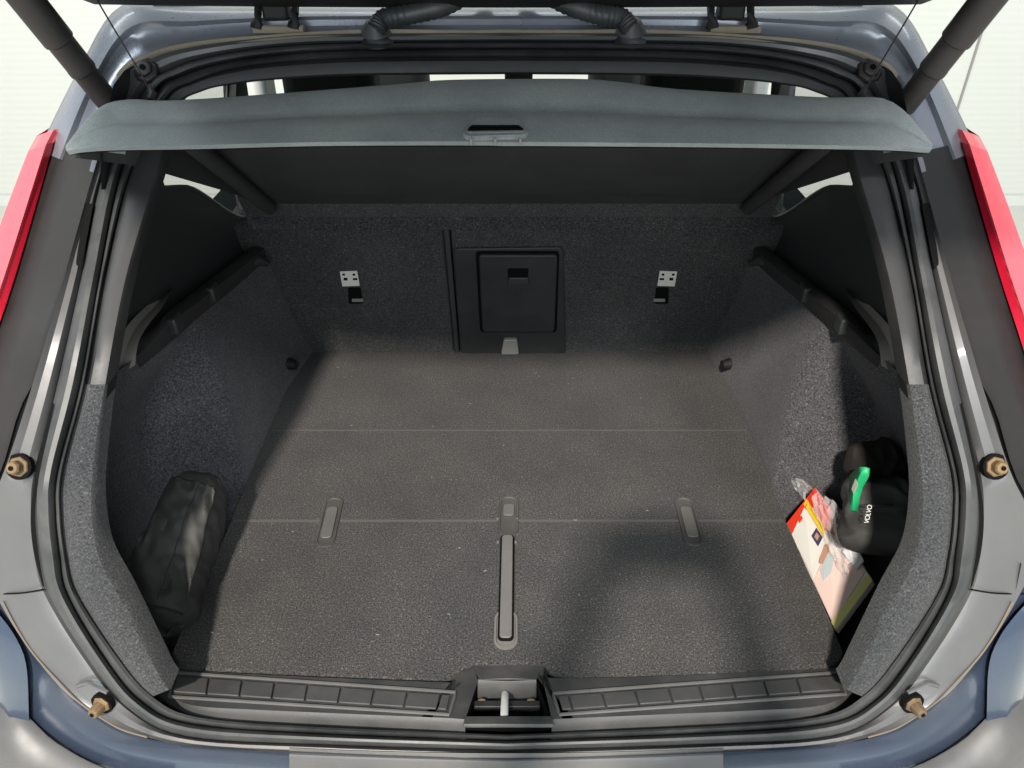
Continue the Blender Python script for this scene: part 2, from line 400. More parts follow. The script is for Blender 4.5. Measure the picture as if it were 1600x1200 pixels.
# ---- lower body: channel, bumper, lower lamp
G = [(-60,905),(0,965),(25,1000),(39,1040),(43,1115),(66,1137),(125,1180),(180,1202),(330,1230),(500,1245),(795,1250)]
Ec = [(-10,880),(2,935),(20,975),(50,1020),(95,1070),(125,1100),(182,1138),(260,1160),(400,1172),(500,1178),(795,1188)]
Gc, Ecc = res(G, 60), res(Ec, 60)
ch = [[on_prof(x, y, .012) for x, y in Ecc], [on_prof(*lerp(p, q, .10), -.006) for p, q in zip(Ecc, Gc)], [on_prof(*lerp(p, q, .5), -.012) for p, q in zip(Ecc, Gc)],
      [on_prof(x, y, -.008) for x, y in Gc], [on_prof(x, y, -.03) for x, y in Gc]]
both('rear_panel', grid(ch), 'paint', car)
# rear lamp base: glossy body corner behind the channel
q0 = res([(-30,930),(0,962),(25,997),(41,1040),(45,1117),(46,1150)], 20); q1 = res([(-110,900),(-120,960),(-130,1020),(-130,1080),(-120,1140),(-110,1190)], 20)
c1 = [on_prof(x, y, .010) for x, y in q0]
both('body_corner', grid([[on_prof(x, y, -.03) for x, y in q0], c1, [v.lerp(Vector((-.80, v.y + .08, v.z)), .25) + Vector((0, -.018, .004)) for v in c1],
    [v.lerp(Vector((-.80, v.y + .08, v.z)), .6) + Vector((0, -.016, .004)) for v in c1], [Vector((-.80, v.y + .09, v.z)) for v in c1], [Vector((-.805, v.y + .30, v.z)) for v in c1]]), 'paint', car)
# bumper: rounded upper edge then down to the floor side
g0 = res([(-140,1060),(0,1090),(43,1119),(90,1162),(180,1206),(330,1236),(500,1250),(795,1256)], 50)
bp = [[on_prof(x + 14, y - 14, -.05) for x, y in g0], [on_prof(x, y, -.02) for x, y in g0], [on_prof(x, y, .002) for x, y in g0], [on_prof(x - 1, y + 3, .008) for x, y in g0]]
prev = bp[-1]
for dy, dz, ox in ((-.012, -.004, .01), (-.035, -.018, .02), (-.05, -.05, .03), (-.055, -.14, .03), (-.03, -.34, .02)):
    bp.append([Vector((v.x * (1 + ox), v.y + dy, v.z + dz)) for v in prev])
both('rear_bumper', grid(bp), 'bumper_plastic', car)
# grey loading step on the bumper
st = []
for py, off in ((1174, -.01), (1177, .006), (1184, .010), (1186, .004), (1192, .008), (1230, .012), (1262, .014)):
    st.append([on_prof(x, py - 14 * ((x - 795) / 345) ** 2 * .6, off) for x in [452 + 678 * k / 20 for k in range(21)]])
obj('loading_step', *grid(st), 'bumper_plastic', car)

# ---- bump stops
def stop(px, py, toward, r, length, name, mat, ax, base=True):
    for s in (1, -1):
        p = on_prof(px, py, toward); a = Vector(ax).normalized()
        pts = [p - a * .004, p, p + a * .004, p + a * .004, p + a * length * .8, p + a * length]
        v, f = tube(pts, [r * 1.25, r * 1.5, r * 1.3, r * .95, r * .95, r * .75], 7)
        if s < 0: v = mirror(v)
        o = obj(name, v, f, mat, car, bevel=.0012, edge=25)
        c = p + a * (length + .0005); v, f = tube([c, c + a * .001], r * .32, 10)
        if s < 0: v = mirror(v)
        obj('screw_head', v, f, 'dark', o)
        if base:
            v, f = tube([p - a * .006, p + a * .002], r * 1.75, 18)
            if s < 0: v = mirror(v)
            obj('stop_cup', v, f, 'dark', o)
stop(30, 729, .006, .0095, .016, 'bump_stop', 'brass', (0, -.8, .5))
stop(160, 1099, .004, .0090, .020, 'bump_stop', 'brass', (-.2, -.9, .15))
stop(228, 110, .004, .013, .010, 'gutter_plug', 'strut', (0, -.8, .6), False)

# ================================================================== sill plate
PLP, PLN = Vector((0, .70, -.003)), Vector((0, .034, .105)).normalized()
def on_sill(px, py): return on_plane(px, py, PLP, PLN)
def sill_patch(a, b):
    a, b = res(a, 30), res(b, 30)
    r0 = [on_sill(*p) for p in a]; r1 = [on_sill(*p) for p in b]
    return grid([[v - PLN * .03 for v in r0], r0, r1, [v - PLN * .004 + Vector((0, -.004, 0)) for v in r1], [v - PLN * .04 + Vector((0, -.006, 0)) for v in r1]])
sill = obj('sill_plate', *merge(
    sill_patch([(243,1030),(262,1034),(300,1048),(690,1066),(707,1062),(738,1040),(748,1060)], [(243,1066),(258,1082),(300,1102),(400,1109),(560,1116),(700,1122),(727,1124)]),
    sill_patch([(848,1060),(852,1040),(880,1060),(1290,1044),(1325,1030),(1346,1028)], [(862,1124),(900,1122),(1040,1116),(1180,1110),(1290,1101),(1346,1068)]),
    sill_patch([(738,1040),(795,1039),(852,1040)], [(746,1062),(795,1060),(838,1062)])), 'sill_plastic', car)
def frame_strip(poly):
    pts = [on_sill(*p) + PLN * .0015 for p in poly]
    out = []
    for i in range(len(pts)):
        a, b = pts[i], pts[(i + 1) % len(pts)]; out += [a.lerp(b, k / 8) for k in range(8)]
    v, f = tube(out + out[:2], .0024, 6, False); return v, f
TL = [(266,1054),(280,1051),(712,1084),(704,1117),(268,1093)]
TR = [(866,1086),(1304,1053),(1318,1060),(1320,1088),(872,1117)]
TL = [(270,1052),(712,1083),(702,1118),(264,1090)]; TR = [(864,1085),(1310,1052),(1322,1086),(874,1118)]
for T in (TL, TR):
    obj('tread_frame', *frame_strip(T), 'tread_frame', sill)
def tiles(cuts, T):
    (ax, ay), (bx, by), (cx, cy), (dx, dy) = T
    x0, x1 = cuts[0], cuts[-1]
    def pt(u, v):
        t = (u - x0) / (x1 - x0)
        top = lerp((ax, ay), (bx, by), .012 + .976 * t); bot = lerp((dx, dy), (cx, cy), .012 + .976 * t)
        return on_sill(*lerp(top, bot, v))
    for a, b in zip(cuts, cuts[1:]):
        g = 1.6
        obj('tread_tile', *slab([pt(a + g, .17), pt(b - g, .17), pt(b - g, .80), pt(a + g, .80)], PLN, .003), 'tile_plastic', sill, bevel=.0012)
tiles([276,329,381,432,484,536,588,640,692,708], TL)
tiles([866,884,938,991,1045,1094,1146,1198,1251,1316], TR)
# latch well with striker loop
c0 = [on_sill(*p) for p in ((746,1062),(838,1062),(862,1126),(727,1126))]
low = [v - Vector((0, 0, .055)) for v in c0]
obj('latch_well', *merge(grid([[c0[1], c0[0], c0[3], c0[2], c0[1]], [low[1], low[0], low[3], low[2], low[1]]]), (low, [(0, 1, 2, 3)])), 'dark', sill, smooth=False)
pa = on_sill(770, 1078) - Vector((0, 0, .012)); 
cx = on_sill(790, 1070)
lip = [on_sill(x, y) for x, y in ((727,1124),(862,1124),(866,1138),(723,1138))]
obj('latch_lip', *slab(lip, PLN, .006), 'rubber', sill, bevel=.002)
top = on_sill(789, 1072) + Vector((0, .0, -.02)); bot = on_sill(788, 1122) + Vector((0, .004, .000))
obj('striker', *tube([top - Vector((0, 0, .03)), top, top.lerp(bot, .5) + Vector((0, 0, .006)), bot, bot - Vector((0, 0, .03))], .0052, 12), 'steel', sill)
for px in (752, 830):
    p = on_sill(px, 1082) - Vector((0, 0, .03))
    obj('latch_bolt', *tube([p, p + Vector((0, -.004, .008)), p + Vector((0, -.005, .010))], [.009, .008, .004], 12), 'brass', sill)
pl = [on_sill(x, y) - Vector((0, 0, .03)) for x, y in ((740,1082),(845,1082),(845,1092),(740,1092))]
obj('latch_plate', *slab(pl, (0, 0, 1), .012), 'black_plastic', sill, bevel=.002)

# ================================================================== load floor (lift-out boards)
floor = empty('load_floor', (0, 1.1, 0), 'folding charcoal carpeted boot floor boards with sunken pull strap and grips', 'boot floor')
def fobj(name, vf, mat, **kw):
    v = [Vector(p) - floor.location for p in vf[0]]; return obj(name, v, vf[1], mat, floor, **kw)
def pz(P, z=0): return [on_z(x, y, z) for x, y in P]
HW = .497
yb, y1, y2 = on_z(795, 550, 0).y, on_z(795, 672, 0).y, on_z(795, 813, 0).y
front = pz(catmull([(268,1018),(274,1032),(300,1043),(400,1049)], 3)) + pz([(560,1058),(690,1064)]) + pz(catmull([(700,1062),(716,1050),(738,1037)], 4)) + pz([(795,1036)])
front = front + [Vector((-v.x, v.y, v.z)) for v in reversed(front[:-1])]
D0 = Vector((0, 0, -.022))
def board(poly): return slab([p + D0 for p in poly], (0, 0, 1), .022)
gp = .0012
b1 = fobj('floor_panel', board(front + [Vector((HW, y2 - gp, 0)), Vector((-HW, y2 - gp, 0))]), 'floor_carpet', bevel=.004)
b2 = fobj('floor_panel', board([Vector((-HW, y2 + gp, 0)), Vector((HW, y2 + gp, 0)), Vector((HW, y1 - gp, 0)), Vector((-HW, y1 - gp, 0))]), 'floor_carpet', bevel=.002)
b3 = fobj('floor_panel', board([Vector((-HW, y1 + gp, 0)), Vector((HW, y1 + gp, 0)), Vector((HW, yb + .03, 0)), Vector((-HW, yb + .03, 0))]), 'floor_carpet', bevel=.002)
for yy in (y1, y2):
    fobj('fold_seam', slab([Vector((-HW + .004, yy - .0016, -.004)), Vector((HW - .004, yy - .0016, -.004)), Vector((HW - .004, yy + .0016, -.004)), Vector((-HW + .004, yy + .0016, -.004))], (0, 0, 1), .0043), 'seam')
def grip(pts_px, width, name='recessed_grip', mat='floor_grip'):
    a, b = on_z(*pts_px[0], 0), on_z(*pts_px[1], 0)
    c = (a + b) / 2; L = (b - a).length; d = (a - b).normalized(); s = Vector((d.y, -d.x, 0))
    def P(poly, z): return [c + s * x + d * y + Vector((0, 0, z)) for x, y in poly]
    o = rrect(0, 0, width, L, width * .45); i = rrect(0, 0, width * .74, L - width * .3, width * .34); k = len(o)
    ro = P(o, .0008); rt = P(rrect(0, 0, width * .96, L * .99, width * .43), .0034); ri = P(rrect(0, 0, width * .8, L - width * .24, width * .36), .0034); rd = P(i, .0012)
    g = fobj(name, merge(grid([ro, rt, ri, rd], closed=True), (rd, [tuple(range(k))])), mat)
    return c, s, d, L
for e in (((524,778),(506,856)), ((1066,778),(1086,854))):
    c, s, d, L = grip(e, .034, mat='grip_dark')
    poly = [c + s * x + d * y + Vector((0, 0, .002)) for x, y in rrect(0, -.004, .020, L * .62, .007)]
    fobj('grip_tongue', slab(poly, (0, 0, 1), .003), 'grip_tongue', bevel=.001)
c, s, d, L = grip(((796,776),(793,838)), .036, mat='grip_dark')
poly = [c + s * x + d * y + Vector((0, 0, .002)) for x, y in rrect(0, .012, .02, .03, .006)]
fobj('grip_tongue', slab(poly, (0, 0, 1), .003), 'grip_tongue', bevel=.001)
for px, py in ((778,812),(808,812),(778,848),(806,848)):
    p = on_z(px, py, 0); fobj('rivet', tube([p, p + Vector((0, 0, .003)), p + Vector((0, 0, .004))], [.0026, .0024, .001], 8), 'floor_grip')
grip(((791,955),(790,1016)), .037)
pa, pb = on_z(793, 838, 0), on_z(790, 1003, 0)
def strap(wd, z, h, mat, name, y_in=0):
    c = (pa + pb) / 2; L = (pa - pb).length; d = (pa - pb).normalized(); s = Vector((d.y, -d.x, 0))
    fobj(name, slab([c + s * x + d * y + Vector((0, 0, z)) for x, y in rrect(0, 0, wd, L - y_in, wd * .3)], (0, 0, 1), h), mat, bevel=.0012)
lv, lf = [], []
for k in range(80):
    yy = random.uniform(.74, 1.54); xx = random.uniform(-.47, .47); a = random.uniform(0, 6.28); L_ = random.uniform(.0008, .0032); w_ = .0006
    d_ = Vector((math.cos(a), math.sin(a), 0)); n_ = Vector((-d_.y, d_.x, 0)); c_ = Vector((xx, yy, .0012)); b_ = len(lv)
    lv += [c_ - d_ * L_ - n_ * w_, c_ + d_ * L_ - n_ * w_, c_ + d_ * L_ + n_ * w_ + Vector((0, 0, .0012)), c_ - d_ * L_ + n_ * w_ + Vector((0, 0, .0008))]; lf.append((b_, b_ + 1, b_ + 2, b_ + 3))
tagkind(fobj('lint', (lv, lf), 'floor_grip', smooth=False), 'stuff')
strap(.0245, .0006, .0034, 'dark', 'strap_channel', 0)
strap(.0185, .0042, .0030, 'floor_grip', 'pull_strap', .006)

# ================================================================== side trims
def ztop(y): return .333 - (y - .95) * .085
def xtop(y): return .600 - (y - .95) * .14
def wallx(y, z):
    a = sstep(1.045, 1.11, y - .10 * sstep(0, .3, z)); zt = ztop(y); v = max(0, z) / zt
    xa = .500 + (xtop(y) - .500) * (v ** 1.7) + .012 * math.sin(v * math.pi) * sstep(1.15, 1.4, y)
    xw = .590 + .065 * sstep(.745, .85, y); xp = xw + (min(xtop(y), xw + .01) - xw) * sstep(.45, 1, v)
    corner = .10 * sstep(1.36, 1.60, y) * (1 - v) ** 0
    return xp + (xa - xp) * a - corner * .25
rows = []
for j in range(22):
    v = j / 21; row = []
    for i in range(60):
        y = .745 + .855 * i / 59; z = -.10 + (ztop(y) + .10) * v
        row.append(Vector((-wallx(y, z), y, z)))
    rows.append(row)
both('side_carpet', grid(rows), 'side_carpet', car)
both('side_pocket_floor', ([(-.66, .58, -.095), (-.48, .58, -.095), (-.48, 1.15, -.095), (-.66, 1.15, -.095)], [(0, 1, 2, 3)]), 'side_carpet', car)
obj('under_floor', *box((0, 1.08, -.075), .94, .94, .04), 'dark', car)
# shelf ledge: front face, top, groove
def ledge(y, k):
    x, z = xtop(y), ztop(y)
    e = sstep(1.02, 1.16, y)
    prof = [(x, z - .02), (x - .012 * e, z - .006), (x - .018 * e, z + .022 * e), (x - .010 * e, z + .028 * e), (x + .004, z + .028 * e), (x + .012, z + .014), (x + .026, z + .012), (x + .030, z + .02)]
    return Vector((-prof[k][0], y, prof[k][1]))
ys = [1.03 + (1.50 - 1.03) * i / 40 for i in range(41)]
both('shelf_ledge', grid([[ledge(y, k) for y in ys] for k in range(8)]), 'black_plastic', car)
for yy in (1.13, 1.26):
    for s in (1, -1):
        p = ledge(yy, 3); v, f = box(p + Vector((.004, 0, -.012)), .016, .03, .03)
        if s < 0: v = mirror(v)
        obj('ledge_clip', v, f, 'satin_plastic', car, bevel=.004)
# pillar trim panel with flared lower rear foot
def pil(u, v):
    y0 = .93 + (1.50 - .93) * u
    bx, bz = xtop(y0) + .028, ztop(y0) + .016
    ty = 1.02 + .47 * u; tz = .60 - .155 * u - .07 * sstep(.6, 1, u); tx = .545 + .03 * math.sin(u * math.pi) - .01 * u
    x = bx + (tx - bx) * v + .022 * math.sin(v * math.pi); y = y0 + (ty - y0) * v; z = bz + (tz - bz) * v
    return Vector((-x, y, z))
both('pillar_trim', grid([[pil(i / 24, j / 14) for i in range(25)] for j in range(15)]), 'satin_plastic', car)
both('pillar_upper', grid([[Vector((-.545, 1.00, .61)), Vector((-.566, 1.14, .565)), Vector((-.567, 1.235, .528))], [Vector((-.540, 1.02, .66)), Vector((-.556, 1.13, .64)), Vector((-.559, 1.20, .615))], [Vector((-.52, 1.06, .73)), Vector((-.53, 1.12, .735)), Vector((-.535, 1.20, .735))]]), 'satin_plastic', car)
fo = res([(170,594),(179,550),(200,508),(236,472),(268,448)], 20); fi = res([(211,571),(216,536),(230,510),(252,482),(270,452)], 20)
both('pillar_foot', grid([[on_x(x, y, -.606) for x, y in fo], [on_x(*lerp(p, q, .5), -.600) for p, q in zip(fo, fi)], [on_x(x, y, -.586) for x, y in fi]]), 'lit_foot_plastic', car)
edge = [pil(i / 24, 1) for i in range(25)]
both('window_edge', tube(edge, .004, 6), 'satin_plastic', car)
for s in (1, -1):
    v, f = tube([Vector((-.552, 1.36, .54)), Vector((-.548, 1.40, .515)), Vector((-.545, 1.44, .49))], [.017, .019, .017], 14)
    if s < 0: v = mirror(v)
    obj('belt_guide', v, f, 'grey_plastic', car)
    v, f = tube([Vector((-.545, 1.42, .505)), Vector((-.53, 1.55, .45))], .012, 10)
    if s < 0: v = mirror(v)
    obj('belt_webbing', v, f, 'head_fabric', car)
    q = [(-.60, 1.24, .50), (-.56, 1.52, .36), (-.57, 1.62, .66), (-.59, 1.2, .70)]
    v = [Vector(p) for p in q]
    if s < 0: v = mirror(v)
    obj('quarter_window', v, [(0, 1, 2, 3)], 'glass', car)
    v, f = tube([Vector((-.535, 1.43, .30)), Vector((-.515, 1.45, .30)), Vector((-.50, 1.462, .285))], [.012, .011, .006], 10)
    if s < 0: v = mirror(v)
    obj('seat_catch', v, f, 'black_plastic', car)
    v, f = tube([Vector((-.497, 1.46, .04)), Vector((-.478, 1.455, .04))], [.014, .010], 14)
    if s < 0: v = mirror(v)
    obj('lashing_eye', v, f, 'gloss_black', car)

# ================================================================== rear seat backs
RE = R(17); SD = Vector((0, -math.sin(RE), math.cos(RE))); SN = Vector((0, -math.cos(RE), -math.sin(RE))); S0 = Vector((0, yb, 0))
def on_seat(px, py, off=0): return on_plane(px, py, S0 + SN * off, SN)
zt = (on_seat(795, 350) - S0).dot(SD)
sp_t, sp_b = on_seat(697, 355).x, on_seat(714, 548).x
def seat_pt(x, h, off=0): return S0 + Vector((x, 0, 0)) + SD * h + SN * off
def seatback(x0b, x0t, x1b, x1t, name):
    poly = [seat_pt(x0b, -.05, -.06), seat_pt(x1b, -.05, -.06), seat_pt(x1t, zt, -.06), seat_pt(x0t, zt, -.06)]
    return obj(name, *slab(poly, SN, .06), 'seat_carpet', car, bevel=.012)
sl = seatback(-.56, -.56, sp_b - .008, sp_t - .008, 'seat_back')
sr = seatback(sp_b + .008, sp_t + .008, .56, .56, 'seat_back')
rp = [seat_pt(sp_b - .006, -.02, -.03), seat_pt(sp_b + .006, -.02, -.03), seat_pt(sp_t + .006, zt, -.03), seat_pt(sp_t - .006, zt, -.03)]
obj('split_rib', *slab(rp, SN, .034), 'satin_plastic', sr, bevel=.004)
def seat_slab(px, off, h, name, mat, par, bevel=.0015):
    return obj(name, *slab([on_seat(x, y, off) for x, y in px], SN, h), mat, par, bevel=bevel)
def round_quad(q, r):
    out = []
    n_ = len(q)
    for i in range(n_):
        p, a, b = Vector(q[i]), Vector(q[i - 1]), Vector(q[(i + 1) % n_])
        s, e = p + (a - p).normalized() * r, p + (b - p).normalized() * r
        for t in (0, .25, .5, .75, 1): out.append(tuple((1 - t) ** 2 * s + 2 * t * (1 - t) * p + t * t * e))
    return out
surround = seat_slab(round_quad([(708,386),(880,384),(884,552),(720,552)], 9), .0, .006, 'ski_hatch_frame', 'black_plastic', sr, .003)
seat_slab(round_quad([(743,392),(874,392),(870,519),(750,519)], 7), .006, .0008, 'hatch_groove', 'dark', sr, 0)
hatch = seat_slab(round_quad([(748,395),(871,395),(866,515),(754,515)], 6), .006, .009, 'ski_hatch', 'black_plastic', sr, .003)
seat_slab(round_quad([(793,419),(826,419),(825,437),(794,437)], 3), .015, .0008, 'hatch_latch', 'dark', sr, 0)
seat_slab(round_quad([(795,432),(825,432),(826,441),(793,441)], 2), .0155, .006, 'latch_lever', 'satin_plastic', sr, .002)
seat_slab(round_quad([(787,526),(808,526),(811,549),(783,549)], 3), .004, .012, 'centre_belt_clip', 'grey_plastic', sr, .003)
# child seat anchor labels and slots
for par, cx_, sg in ((sl, 546, 1), (sr, 1043, -1)):
    q = [(cx_ - 15 * sg, 424), (cx_ + 12 * sg, 423), (cx_ + 16 * sg, 446), (cx_ - 11 * sg, 447)]
    lab = seat_slab(q, .0005, .0012, 'anchor_label', 'label_white', par, 0)
    for dx, dy, wx, wy in ((-9, 429, 4, 3), (7, 429, 4, 3), (-6, 436, 6, 4), (9, 436, 7, 3)):
        x = cx_ + dx * sg
        seat_slab([(x - wx / 2, dy - wy / 2), (x + wx / 2, dy - wy / 2), (x + wx / 2, dy + wy / 2), (x - wx / 2, dy + wy / 2)], .0018, .0006, 'anchor_symbol', 'dark', lab, 0)
    x = cx_ + 8 * sg
    seat_slab(round_quad([(x - 10, 449), (x + 10, 449), (x + 13, 474), (x - 9 , 474)] if sg > 0 else [(x - 10, 449), (x + 10, 449), (x + 9, 474), (x - 13, 474)], 3), .0005, .0015, 'anchor_slot', 'dark', par, 0)
    seat_slab([(x + 5 * sg - 9, 466), (x + 5 * sg + 9, 466), (x + 5 * sg + 9, 470), (x + 5 * sg - 9, 470)], .002, .004, 'anchor_loop', 'grey_plastic', par, .001)
obj('seat_pan', *box((0, 1.80, .05), 1.12, .28, .50), 'head_fabric', car, bevel=.03)
# headrests of the rear seats and the cabin beyond
for px0, px1 in ((440, 585), (1008, 1165)):
    a, b = on_y(px0, 132, 1.62), on_y(px1, 132, 1.62)
    v, f = box(((a.x + b.x) / 2, 1.66, .60), b.x - a.x, .12, .22)
    obj('headrest', v, f, 'head_fabric', car, bevel=.03)
for px0, px1 in ((560, 668), (922, 1012)):
    a, b = on_y(px0, 118, 2.55), on_y(px1, 118, 2.55)
    obj('front_seat', *box(((a.x + b.x) / 2, 2.6, .28), b.x - a.x, .14, .60), 'seat_grey', car, bevel=.05)
obj('dashboard', *box((0, 3.05, .05), 1.3, .3, .36), 'head_fabric', car, bevel=.05)
obj('mirror_pod', *box((-.16, 3.0, .38), .22, .04, .06), 'head_fabric', car, bevel=.02)
obj('phone_holder', *box((.03, 2.9, .36), .10, .03, .10), 'head_fabric', car, bevel=.01)
obj('roof_lining', *grid([[(-.56, 1.24, .735), (.56, 1.24, .735)], [(-.58, 1.9, .77), (.58, 1.9, .77)], [(-.56, 2.7, .72), (.56, 2.7, .72)]]), 'liner', car)
obj('roof_panel', *grid([[(-.52, 1.24, .805), (.52, 1.24, .805)], [(-.58, 1.9, .83), (.58, 1.9, .83)], [(-.56, 2.7, .77), (.56, 2.7, .77)]]), 'lit_roof_paint', car)
for s in (-1, 1):
    obj('door_trim', *box((s * .70, 2.3, -.05), .06, 1.6, .56), 'head_fabric', car, bevel=.02)
    obj('door_pillar', *box((s * .62, 2.02, .50), .04, .09, .5), 'liner', car, bevel=.01)
    obj('roof_post', *tube([Vector((s * .66, 1.86, .24)), Vector((s * .62, 1.80, .50)), Vector((s * .57, 1.72, .76))], .030, 8), 'satin_plastic', car)

# ================================================================== tailgate (open, overhead)
gate = []
for u, (y, z) in enumerate([(1.180, .827), (1.14, .846), (1.0, .93), (.80, 1.04), (.50, 1.19), (.30, 1.27), (.14, 1.30)]):
    hw = [.585, .60, .62, .64, .66, .64, .58][u]
    gate.append([Vector((hw * k / 6, y + .03 * (k / 6) ** 2, z)) for k in range(-6, 7)])
tg = obj('tailgate', *grid(gate), 'gloss_black', car, solid=.05, bevel=.012)
outer = [[v + Vector((0, .03, .06)) for v in r] for r in gate]
obj('tailgate_skin', *grid(outer), 'paint', tg)
for px0 in (413, 1125):
    for dx in (0, 58 if px0 < 800 else 62):
        x = px0 + (dx - 12 if True else 0)
        p0 = on_prof(x, 44, .012); p1 = on_prof(x + (2 if px0 < 800 else -2), 22, .03); p2 = on_prof(x + (3 if px0 < 800 else -3), -14, .05)
        obj('hinge_arm', *tube([p0, p0.lerp(p1, .35), p1, p2], [.0095, .0085, .0055, .0055], 8), 'gloss_black', tg)
    a = on_prof(px0 - 16, 46, .008); b = on_prof(px0 + 62, 46, .008)
    obj('hinge_base', *tube([a, b], .006, 8), 'sealer', tg)
    c = on_prof(px0 + 18, 6, .03)
    obj('hinge_bracket', *box(c, .036, .03, .04), 'gloss_black', tg, bevel=.005)
for P in ([(588,46),(600,30),(640,22),(690,10),(730,-12),(760,-40)], [(985,44),(970,28),(935,22),(890,8),(850,-14),(820,-40)]):
    pts = [on_prof(x, y, .03 + .02 * i / 30) for i, (x, y) in enumerate(catmull(P, 10))]
    rad = [.0125 + .0016 * (i % 2) for i in range(len(pts))]
    hose = obj('wiring_gaiter', *tube(pts, rad, 12), 'rubber', tg)
    p = on_prof(P[0][0], P[0][1] + 4, .012)
    obj('gaiter_boot', *tube([p + Vector((0, .004, -.012)), p, p + Vector((0, -.004, .014))], [.024, .022, .013], 14), 'rubber', hose)
for s in (1, -1):
    p0 = on_prof(168, 158, .004); d = (on_x(42, 0, -.60) - p0)
    p0 = p0 - d * .06; p1 = p0 + d * 1.45
    at = lambda t: p0.lerp(p1, t)
    v, f = tube([at(0), at(.26), at(.27), at(.30), at(.31), at(.47), at(.48), at(1)], [.0165, .0165, .0185, .0185, .0180, .0180, .0205, .0205], 18)
    if s < 0: v = mirror(v)
    sto = obj('lift_strut', v, f, 'strut', tg)
    b0 = on_prof(228, 110, .02)
    v, f = tube([on_prof(240, 153, .03), on_prof(222, 118, .045), on_prof(178, 45, .08), on_prof(140, -20, .12)], .0012, 6)
    if s < 0: v = mirror(v)
    obj('lift_cord', v, f, 'strut', tg)
    v, f = tube([on_prof(236, 156, .03), on_prof(239, 146, .03), on_prof(232, 132, .036)], [.005, .006, .002], 8)
    if s < 0: v = mirror(v)
    obj('cord_hook', v, f, 'strut', tg)

# ================================================================== parcel shelf
shelf = empty('parcel_shelf', (0, 1.2, .6), 'pale grey felt parcel shelf tilted up across the boot opening', 'parcel shelf')
def sobj(name, vf, mat, par=None, **kw):
    v = [Vector(p) - shelf.location for p in vf[0]]
    o = obj(name, v, vf[1], mat, shelf if par is None else par, **kw); return o
lowp = [(104,236),(112,234),(140,231),(180,229),(300,227),(500,222),(720,221),(795,222),(850,222),(1100,224),(1300,227),(1390,229),(1430,231),(1448,233),(1456,233)]
topp = [(106,232),(116,214),(134,186),(163,163),(200,156),(262,158),(430,147),(620,132),(690,126),(795,124),(905,124),(965,128),(1062,140),(1270,152),(1335,153),(1385,155),(1420,180),(1440,205),(1454,230)]
nl = 90
lw, tp = res(lowp, nl), res(topp, nl)
# match by horizontal position so rows run straight back
def ypath(P, n=400): return res(P, n)
lw2 = ypath(lowp); tp2 = ypath(topp)
def at_x(P, x):
    return min(P, key=lambda p: abs(p[0] - x))[1]
xs = [104 + (1456 - 104) * (i / (nl - 1)) for i in range(nl)]
def lipy(x): return .93 + .05 * ((x - 780) / 676) ** 4
def rdgy(x): return 1.055
E0 = [on_y(x, at_x(lw2, x), lipy(x)) for x in xs]
ends = lambda x: 1 - max(0, (abs(x - 780) - 600) / 76) * .75
def ridge(x):
    return on_y(x, at_x(tp2, x), lipy(x) + (rdgy(x) - lipy(x)) * ends(x))
R0 = [ridge(x) for x in xs]
def mid(t, drop):
    return [a.lerp(b, t) + Vector((0, 0, drop)) for a, b in zip(E0, R0)]
lip = [[v + Vector((0, .004, -.006)) for v in E0], E0, mid(.2, .005), mid(.42, .002), mid(.5, -.003), mid(.6, .001), mid(.8, .004), R0]
hz = .445; hy = 1.42
def hinge_row(t):
    out = []
    for i, (x, r) in enumerate(zip(xs, R0)):
        u = (x - 780) / 676; tx = max(-.472, min(.472, u * .56))
        tgt = Vector((tx, hy, hz)); q = r.lerp(tgt, t); q.x = r.x + (tx - r.x) * t ** .25; out.append(q)
    return out
lip += [[v + Vector((0, .012, -.002)) for v in R0], hinge_row(.08), hinge_row(.25), hinge_row(.6), hinge_row(1)]
def thick(rows, d):
    up = rows; dn = [[v + Vector((0, .006, -d)) for v in r] for r in rows]
    a = grid(up); b = grid(dn)
    return merge(a, b)
sobj('shelf_board', grid(lip), 'shelf_felt', edge=60)
under = [[v + Vector((0, .006, -.008)) for v in E0], [v + Vector((0, .03, -.012)) for v in mid(.4, 0)], [v + Vector((0, .012, -.016)) for v in R0], hinge_row(.08), hinge_row(.25), hinge_row(.6), hinge_row(1)]
under[3:] = [[v + Vector((0, 0, -.014)) for v in r] for r in under[3:]]
sobj('shelf_underside', grid(under), 'shelf_under', edge=60)
# recessed panel edge on the underside: raised side rails and two shallow domes
for s in (1, -1):
    a = Vector((s * .450, 1.03, .690)); b = Vector((s * .458, hy - .012, hz - .018))
    sobj('side_rail', tube([a, a.lerp(b, .5), b], .014, 10), 'shelf_under')
rows = []
for j in range(9):
    t = j / 8; row = []
    for i in range(33):
        u = i / 32; q = -.42 + .84 * u
        base = Vector((q, 1.06 + (hy - 1.06) * (.12 + .74 * t), .72 + (hz - .72) * (.12 + .74 * t) - .018))
        hgt = .012 * min(1, 12 * min(u, 1 - u)) * min(1, 5 * min(t, 1 - t)); row.append(base + Vector((0, -.7, -.7)) * hgt)
    rows.append(row)
sobj('underside_pad', grid(rows), 'shelf_under')
obj('seat_gap_flap', *grid([[Vector((x, y, z)) for x in (-.52, 0, .52)] for y, z in ((hy - .004, hz + .004), (hy + .004, hz - .012), (S0.y + SD.y * (zt + .03), (zt + .03) * SD.z - .01), (S0.y + SD.y * zt - .02, zt * SD.z - .004))]), 'seat_carpet', car)
